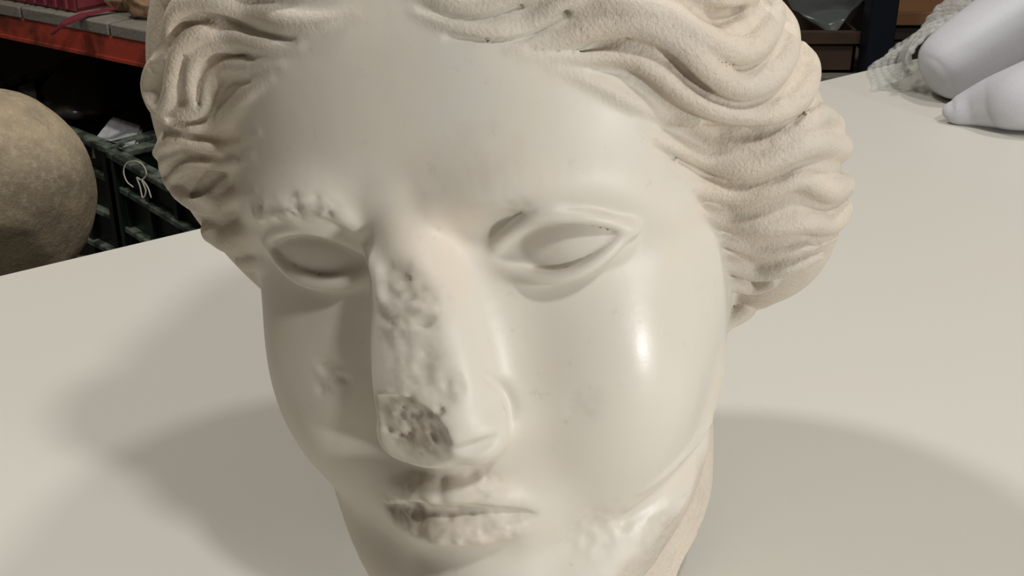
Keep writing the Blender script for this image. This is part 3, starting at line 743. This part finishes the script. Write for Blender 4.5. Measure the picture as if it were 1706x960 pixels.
st = rag('red_strap', [on_plane(192, 15, SH+.006), on_plane(165, 21, SH+.004), on_plane(140, 26, SH+.003), on_plane(122, 34, SH+.003), on_plane(108, 42, SH+.002)-UN*.004, on_plane(108, 42, SH)-UN*.012-U*.016+Vector((0, 0, -.014))], [.004, .006, .008, .009, .008, .003], M['darkred'])
tag(st, 'flat dark red plastic strap hanging over the shelf board edge', 'strap')
for px, py, r, s, lab in ((192, 22, (.030, .022, .020), 3, 'small brown clay lump nearest the red bin on the shelf'),
                          (226, 36, (.040, .032, .034), 11, 'large orange brown clay lump beside the marble hair on the shelf')):
    o = blob('clay_lump', on_plane(px, py, SH)+UN*r[1]+Vector((0, 0, r[2]*.93)), r, M['clay'], s, [((0, 0, -1), .9), ((.3, -1, .2), .8)], .09, sub=4)
    tag(o, lab, 'clay', 'clay lumps on the upper shelf')

# ------------------------------------------------------------------ crates on the lower shelf
def crate(name, corner, d, z0, L, D, H, m, mr, label):
    """slatted harvest crate; corner = front corner, d = direction of its front, extends back from the front"""
    d = d.normalized(); bk = Vector((-d.y, d.x, 0))
    if bk.y < 0: bk = -bk
    r = empty(name, (corner.x, corner.y, z0), (0, 0, math.atan2(d.y, d.x)))
    tag(r, label, 'crate', 'slatted plastic crates on the lower shelf')
    s = 1
    T = .006
    def side(o, ux, uy, n):
        # o = start, u = direction, n cells
        u = Vector((ux, uy, 0)); Lg = u.length; u.normalize(); nn = Vector((-u.y, u.x, 0))
        rt = Matrix.Rotation(math.atan2(u.y, u.x), 3, 'Z')
        for i in range(n+1):
            bm = bmesh.new(); bx(bm, o+u*(Lg*i/n)+Vector((0, 0, H/2)), (.012 if 0 < i < n else .026, .012, H), rt, .001); obj('post', bm, m, r)
        for zz in [.012]+[H*.86-.062*q for q in range(int(H*.86/.062))]:
            bm = bmesh.new(); bx(bm, o+u*Lg/2+Vector((0, 0, zz)), (Lg, .020, .008), rt, .001); obj('slat', bm, mr, r)
        bm = bmesh.new(); bx(bm, o+u*Lg/2+nn*.004+Vector((0, 0, H*.5)), (Lg, .003, H*.96), rt); obj('panel', bm, m, r)
    side(Vector((0, 0, 0)), L, 0, 5); side(Vector((0, D, 0)), L, 0, 5)
    side(Vector((0, 0, 0)), 0, D, 3); side(Vector((L, 0, 0)), 0, D, 3)
    bm = bmesh.new(); bx(bm, (L/2, D/2, .004), (L, D, .008)); obj('base', bm, m, r)
    bm = bmesh.new()
    for c, sz in (((L/2, -.004, H), (L+.03, .022, .010)), ((L/2, D+.004, H), (L+.03, .022, .010)), ((-.004, D/2, H), (.022, D, .010)), ((L+.004, D/2, H), (.022, D, .010))):
        bx(bm, c, sz, None, .002)
    obj('rim', bm, mr, r)
    return r
CH_ = EYE.z-.555-LZ
pa = Vector((-1.05*.555, 3.02*.555, 0)); pb = Vector((-1.035*.555, 2.985*.555, 0))
dA = Vector((.74, -.67, 0)).normalized(); dB = Vector((.655, -.755, 0)).normalized()
crate('plastic_crate', pa-dA*.45, dA, LZ, .44, .28, CH_, M['black'], M['rim'], 'black slatted plastic crate on the lower shelf beside the round stone')
crate('plastic_crate', pb+dB*.015, dB, LZ, .44, .27, CH_, M['green'], M['rim'], 'dark green slatted plastic crate on the lower shelf beside the marble hair')
# ------------------------------------------------------------------ what lies in and behind the crates
def chunk(name, pts, th, m, label, cat, seed=1, smooth=False):
    """an angular piece: polygon pts (3-D, planar enough) given thickness along its normal, edges worn"""
    P = [Vector(p) for p in pts]; n = (P[1]-P[0]).cross(P[2]-P[0]).normalized()
    bm = bmesh.new()
    f = bm.faces.new([bm.verts.new(p) for p in P])
    e = bmesh.ops.extrude_face_region(bm, geom=[f]); bmesh.ops.translate(bm, vec=n*th, verts=[v for v in e['geom'] if isinstance(v, bmesh.types.BMVert)])
    bmesh.ops.bevel(bm, geom=bm.edges[:], offset=.004, segments=2, affect='EDGES')
    o = obj(name, bm, m); return tag(o, label, cat)
chunk('pale_fragment', [far(150, 237, 1.80), far(186, 192, 1.90), far(238, 210, 1.88), far(228, 241, 1.74)], .03, M['fragment'],
      'pale grey angular stone fragment sticking out of the black crate', 'stone')
chunk('dark_fragment', [far(188, 198, 1.96), far(232, 158, 2.02), far(268, 200, 2.0), far(238, 228, 1.93)], .06, M['clay2'],
      'dark brown shadowed fragment leaning behind the pale one', 'stone')

def sheet(name, grid, m, label, cat, th=.0015, sub=2, wr=.0):
    """crumpled film: grid of 3-D points, subdivided, wrinkled and given thickness"""
    bm = bmesh.new(); V = [[bm.verts.new(Vector(p)) for p in r] for r in grid]
    for a, b in zip(V[:-1], V[1:]):
        for k in range(len(a)-1): bm.faces.new((a[k], a[k+1], b[k+1], b[k]))
    bmesh.ops.subdivide_edges(bm, edges=bm.edges[:], cuts=5, use_grid_fill=True, smooth=.6)
    bm.normal_update()
    P = np.array([v.co[:] for v in bm.verts]); n = vnoise(P*16)*wr+vnoise(P*42, 3)*wr*.4
    for v, a in zip(bm.verts, n): v.co += v.normal*float(a)
    g = bmesh.ops.solidify(bm, geom=bm.faces[:], thickness=th)
    o = obj(name, bm, m, None, True); return tag(o, label, cat)
# a dark film bag slumped over the crate, and a grey one at its left
sheet('film_bag', [[far(60, 170, 2.0), far(100, 105, 2.12), far(150, 88, 2.16), far(210, 100, 2.18)],
                   [far(72, 185, 1.94), far(112, 150, 2.0), far(165, 140, 2.0), far(235, 150, 2.08)],
                   [far(86, 192, 1.93), far(118, 190, 1.93), far(165, 188, 1.95), far(215, 180, 2.02)],
                   [far(92, 215, 1.98), far(125, 203, 1.97), far(165, 203, 1.98), far(205, 205, 2.02)]], M['film'],
      'black plastic film bag slumped in the black crate below the red beam', 'plastic bag', wr=.010)
sheet('film_wrap', [[far(14, 170, 1.99), far(38, 146, 2.03), far(58, 138, 2.05)],
                    [far(22, 185, 1.93), far(42, 160, 1.95), far(60, 152, 1.96)],
                    [far(34, 200, 1.92), far(50, 182, 1.91), far(62, 176, 1.92)]], M['greyfilm'],
      'grey translucent plastic wrap lying just above the round stone', 'plastic bag', wr=.006)
# white string snagged on the green crate
def wire(name, pts, r, m, label, cat):
    p = catmull([tuple(q)+(r,) for q in pts], 6); bm = bmesh.new(); tube(bm, [q[:3] for q in p], r, 6)
    return tag(obj(name, bm, m, None, True), label, cat)
kz = 1.63
wire('string', [far(x, y, kz-.0006*(x-200)-.0002*i) for i, (x, y) in enumerate([(222, 312), (211, 302), (206, 285), (212, 272), (226, 269), (238, 275), (244, 290), (236, 300), (228, 296), (233, 310), (238, 330), (243, 318), (236, 300), (246, 312), (252, 330)])],
     .0011, M['string'], 'thin white string tangled on the front of the green crate', 'string')

# ------------------------------------------------------------------ foam and bubble wrap on the table, right
def loft(name, path, radii, sq, m, parent=None, n=40, tw=0, endround=5):
    """soft roll: path points, radii (across, up), superellipse power; rounded ends"""
    pts = [Vector(p) for p in path]; rings = []; bm = bmesh.new()
    for i, p in enumerate(pts):
        d = (pts[min(i+1, len(pts)-1)]-pts[max(i-1, 0)]).normalized()
        a = d.cross(Vector((0, 0, 1))).normalized(); b = a.cross(d)
        rx, rz = radii[i]; r = []
        for k in range(n):
            t = 2*math.pi*k/n; cx, cz = math.cos(t), math.sin(t)
            s = (abs(cx)**sq+abs(cz)**sq)**(-1/sq)
            r.append(bm.verts.new(p+a*cx*s*rx+b*cz*s*rz))
        rings.append(r)
    for r0, r1 in zip(rings[:-1], rings[1:]):
        for k in range(n): bm.faces.new((r0[k], r0[(k+1) % n], r1[(k+1) % n], r1[k]))
    bm.faces.new(rings[0]); bm.faces.new(rings[-1][::-1])
    return obj(name, bm, m, parent, True)
fo = empty('packing_foam', (.45, 1.08, TABLE)); tag(fo, 'thick white packing foam sheet folded over at the right edge of the table', 'foam')
def roll(name, p0, p1, rx, rz, sq, sag=0.0, tap=None):
    p0, p1 = Vector(p0), Vector(p1); path = []; rad = []
    for i in range(25):
        t = i/24; e = min(1, t/.16)
        s = math.sqrt(max(0.0, 1-(1-e)**2.4))*(.98)+.02
        q = p0.lerp(p1, t) ; path.append(q-fo.location); rad.append((rx*s*(1 if not tap else tap+(1-tap)*min(1, t/.5)), rz*s*(1 if not tap else tap+(1-tap)*min(1, t/.5))))
    return loft(name, path, rad, sq, M['foam'], fo)
def foam_layer(name, rows, sq):
    """rows: centre point, half thickness; the first end is rounded off"""
    p = catmull([tuple(r[0])+(r[1],) for r in rows], 8); path = []; rad = []
    for i, q in enumerate(p):
        path.append(Vector(q[:3])-fo.location); rad.append((q[3], q[3]))
    return loft(name, path, rad, sq, M['foam'], fo)
foam_layer('bottom_layer', [(far(1573, 193, 1.092), .003), (far(1578, 192, 1.09), .008), (far(1592, 191, 1.088), .0125), (far(1620, 184, 1.083), .0175), (far(1655, 176, 1.073), .0235), (far(1695, 169, 1.06), .029), (far(1745, 158, 1.055), .034), (far(1800, 145, 1.05), .038), (far(1900, 110, 1.05), .041)], 2.0)
foam_layer('top_layer', [(far(1549, 140, 1.145), .004), (far(1551, 138.5, 1.145), .0146), (far(1558, 133.5, 1.145), .0235), (far(1570, 125, 1.146), .030), (far(1590, 111, 1.15), .0338), (far(1620, 90, 1.155), .0355), (far(1660, 62, 1.166), .037), (far(1720, 18, 1.18), .040), (far(1860, -80, 1.22), .045)], 2.5)

fo.location.z += .003
# bubble wrap: a crumpled clear sheet set with rows of bubbles
bw = empty('bubble_wrap', (.40, 1.16, TABLE)); tag(bw, 'crumpled clear bubble wrap standing behind the white foam on the table', 'bubble wrap')
def bubble_sheet():
    c = on_plane(1606, 122, TABLE); ax = Vector((.36, .93, 0)).normalized(); ay = Vector((.93, -.36, 0))
    def surf(u, v):
        """u runs back from the viewer, v over the arch from the left foot"""
        th = math.pi*(.02+.66*v*(.38+.62*min(1, u/.6)))
        rr = .057*(1-.10*math.cos(7*u+3*v))
        a, z = -math.cos(th)*rr*1.05, math.sin(th)*rr*1.15
        if v < .16: a -= (.16-v)*.16
        w = float(vnoise([[u*9, v*9, 1.3]])[0])*.005
        return c+ax*((u-.62)*.17+.010*math.sin(5*v))+ay*(a+w)+Vector((0, 0, max(.0015, z+w)))-bw.location
    bm = bmesh.new(); nu, nv = 26, 44
    V = [[bm.verts.new(surf(i/(nu-1), j/(nv-1))) for j in range(nv)] for i in range(nu)]
    for a, b in zip(V[:-1], V[1:]):
        for k in range(nv-1): bm.faces.new((a[k], b[k], b[k+1], a[k+1]))
    obj('film', bm, M['bubble'], bw, True)
    b2 = bmesh.new(); rng = random.Random(2)
    for i in range(17):
        for j in range(26):
            u, v = (i+.5*(j % 2))/17, (j+.3)/26.5
            p = surf(u, v); n = (surf(u+.01, v)-p).cross(surf(u, v+.01)-p).normalized()
            if n.dot(p-(c-bw.location)) < 0: n = -n
            r = .0041*rng.uniform(.8, 1.1)
            q = n.to_track_quat('Z', 'Y').to_matrix().to_4x4()
            bmesh.ops.create_icosphere(b2, subdivisions=2, radius=1, matrix=Matrix.Translation(p)@q@Matrix.Diagonal((r, r, r*.62, 1)))
    o = obj('bubbles', b2, M['bubble'], bw, True); o['kind'] = 'stuff'
bubble_sheet()

# ------------------------------------------------------------------ rack behind the table, right
q0 = far(1462, 60, 2.30); r2 = empty('steel_rack', (q0.x, q0.y, 0)); tag(r2, 'dark navy steel rack standing behind the table on the right', 'rack')
def r2box(name, c, s, m, parent=r2, bev=.002):
    bm = bmesh.new(); bx(bm, c, s, None, bev); return obj(name, bm, m, parent)
def upright(dx, dy):
    bm = bmesh.new(); bx(bm, (dx, dy, .95), (.052, .05, 1.9), None, .003)
    o = obj('upright', bm, M['navy'], r2); return o
for dx in (0, -1.0, .95):
    for dy in (0, .5): upright(dx, dy)
for z in (.08, .47, 1.32):
    for dy in (0, .5): r2box('shelf_beam', (-.02, dy, z), (1.95, .03, .05), M['navy'])
    r2box('shelf_board', (-.02, .25, z+.033), (1.95, .5, .016), M['board'])
def cbox(name, x0, x1, y, d, z, h, m, label, cat='box', lip=True):
    o = empty(name, (q0.x+(x0+x1)/2, q0.y+y+d/2, z)); tag(o, label, cat)
    L = x1-x0
    for nm, c, s in (('side', (0, -d/2+.003, h/2), (L, .006, h)), ('side', (0, d/2-.003, h/2), (L, .006, h)), ('side', (-L/2+.003, 0, h/2), (.006, d, h)),
                     ('side', (L/2-.003, 0, h/2), (.006, d, h)), ('base', (0, 0, .003), (L, d, .006))):
        bm = bmesh.new(); bx(bm, c, s); obj(nm, bm, m, o)
    for yy in (-d/2-.004, d/2+.004):
        bm = bmesh.new(); bx(bm, (0, yy, h-.012), (L+.012, .008, .024), None, .001); obj('rim', bm, m, o)
    return o
s0 = .47+.041
zt = far(1400, 32, 2.42).z
cbox('cardboard_box', -.20, -.03, .03, .34, s0, zt-s0, M['card'], 'brown cardboard box left of the navy upright')
zb = far(1510, 36, 2.36).z
cbox('dark_box', .035, .40, .03, .34, s0, zb-s0, M['clay2'], 'dark brown box under the orange wooden tray right of the navy upright')
cbox('wooden_tray', .035, .40, .02, .34, zb, far(1510, 8, 2.36).z-zb, M['wood'], 'orange brown wooden tray right of the navy upright', 'tray')
sheet('film_cover', [[far(1300, -40, 2.55), far(1380, -40, 2.5), far(1450, -30, 2.46)],
                     [far(1310, 0, 2.45), far(1385, 5, 2.40), far(1440, 2, 2.38)],
                     [far(1320, 18, 2.38), far(1372, 22, 2.36), far(1420, 20, 2.345)],
                     [far(1330, 22, 2.36), far(1378, 40, 2.335), far(1412, 30, 2.335)],
                     [far(1372, 45, 2.34), far(1384, 60, 2.33), far(1398, 48, 2.33)]], M['clear'],
      'grey translucent plastic sheet draped over the brown cardboard box', 'plastic sheet', wr=.006)
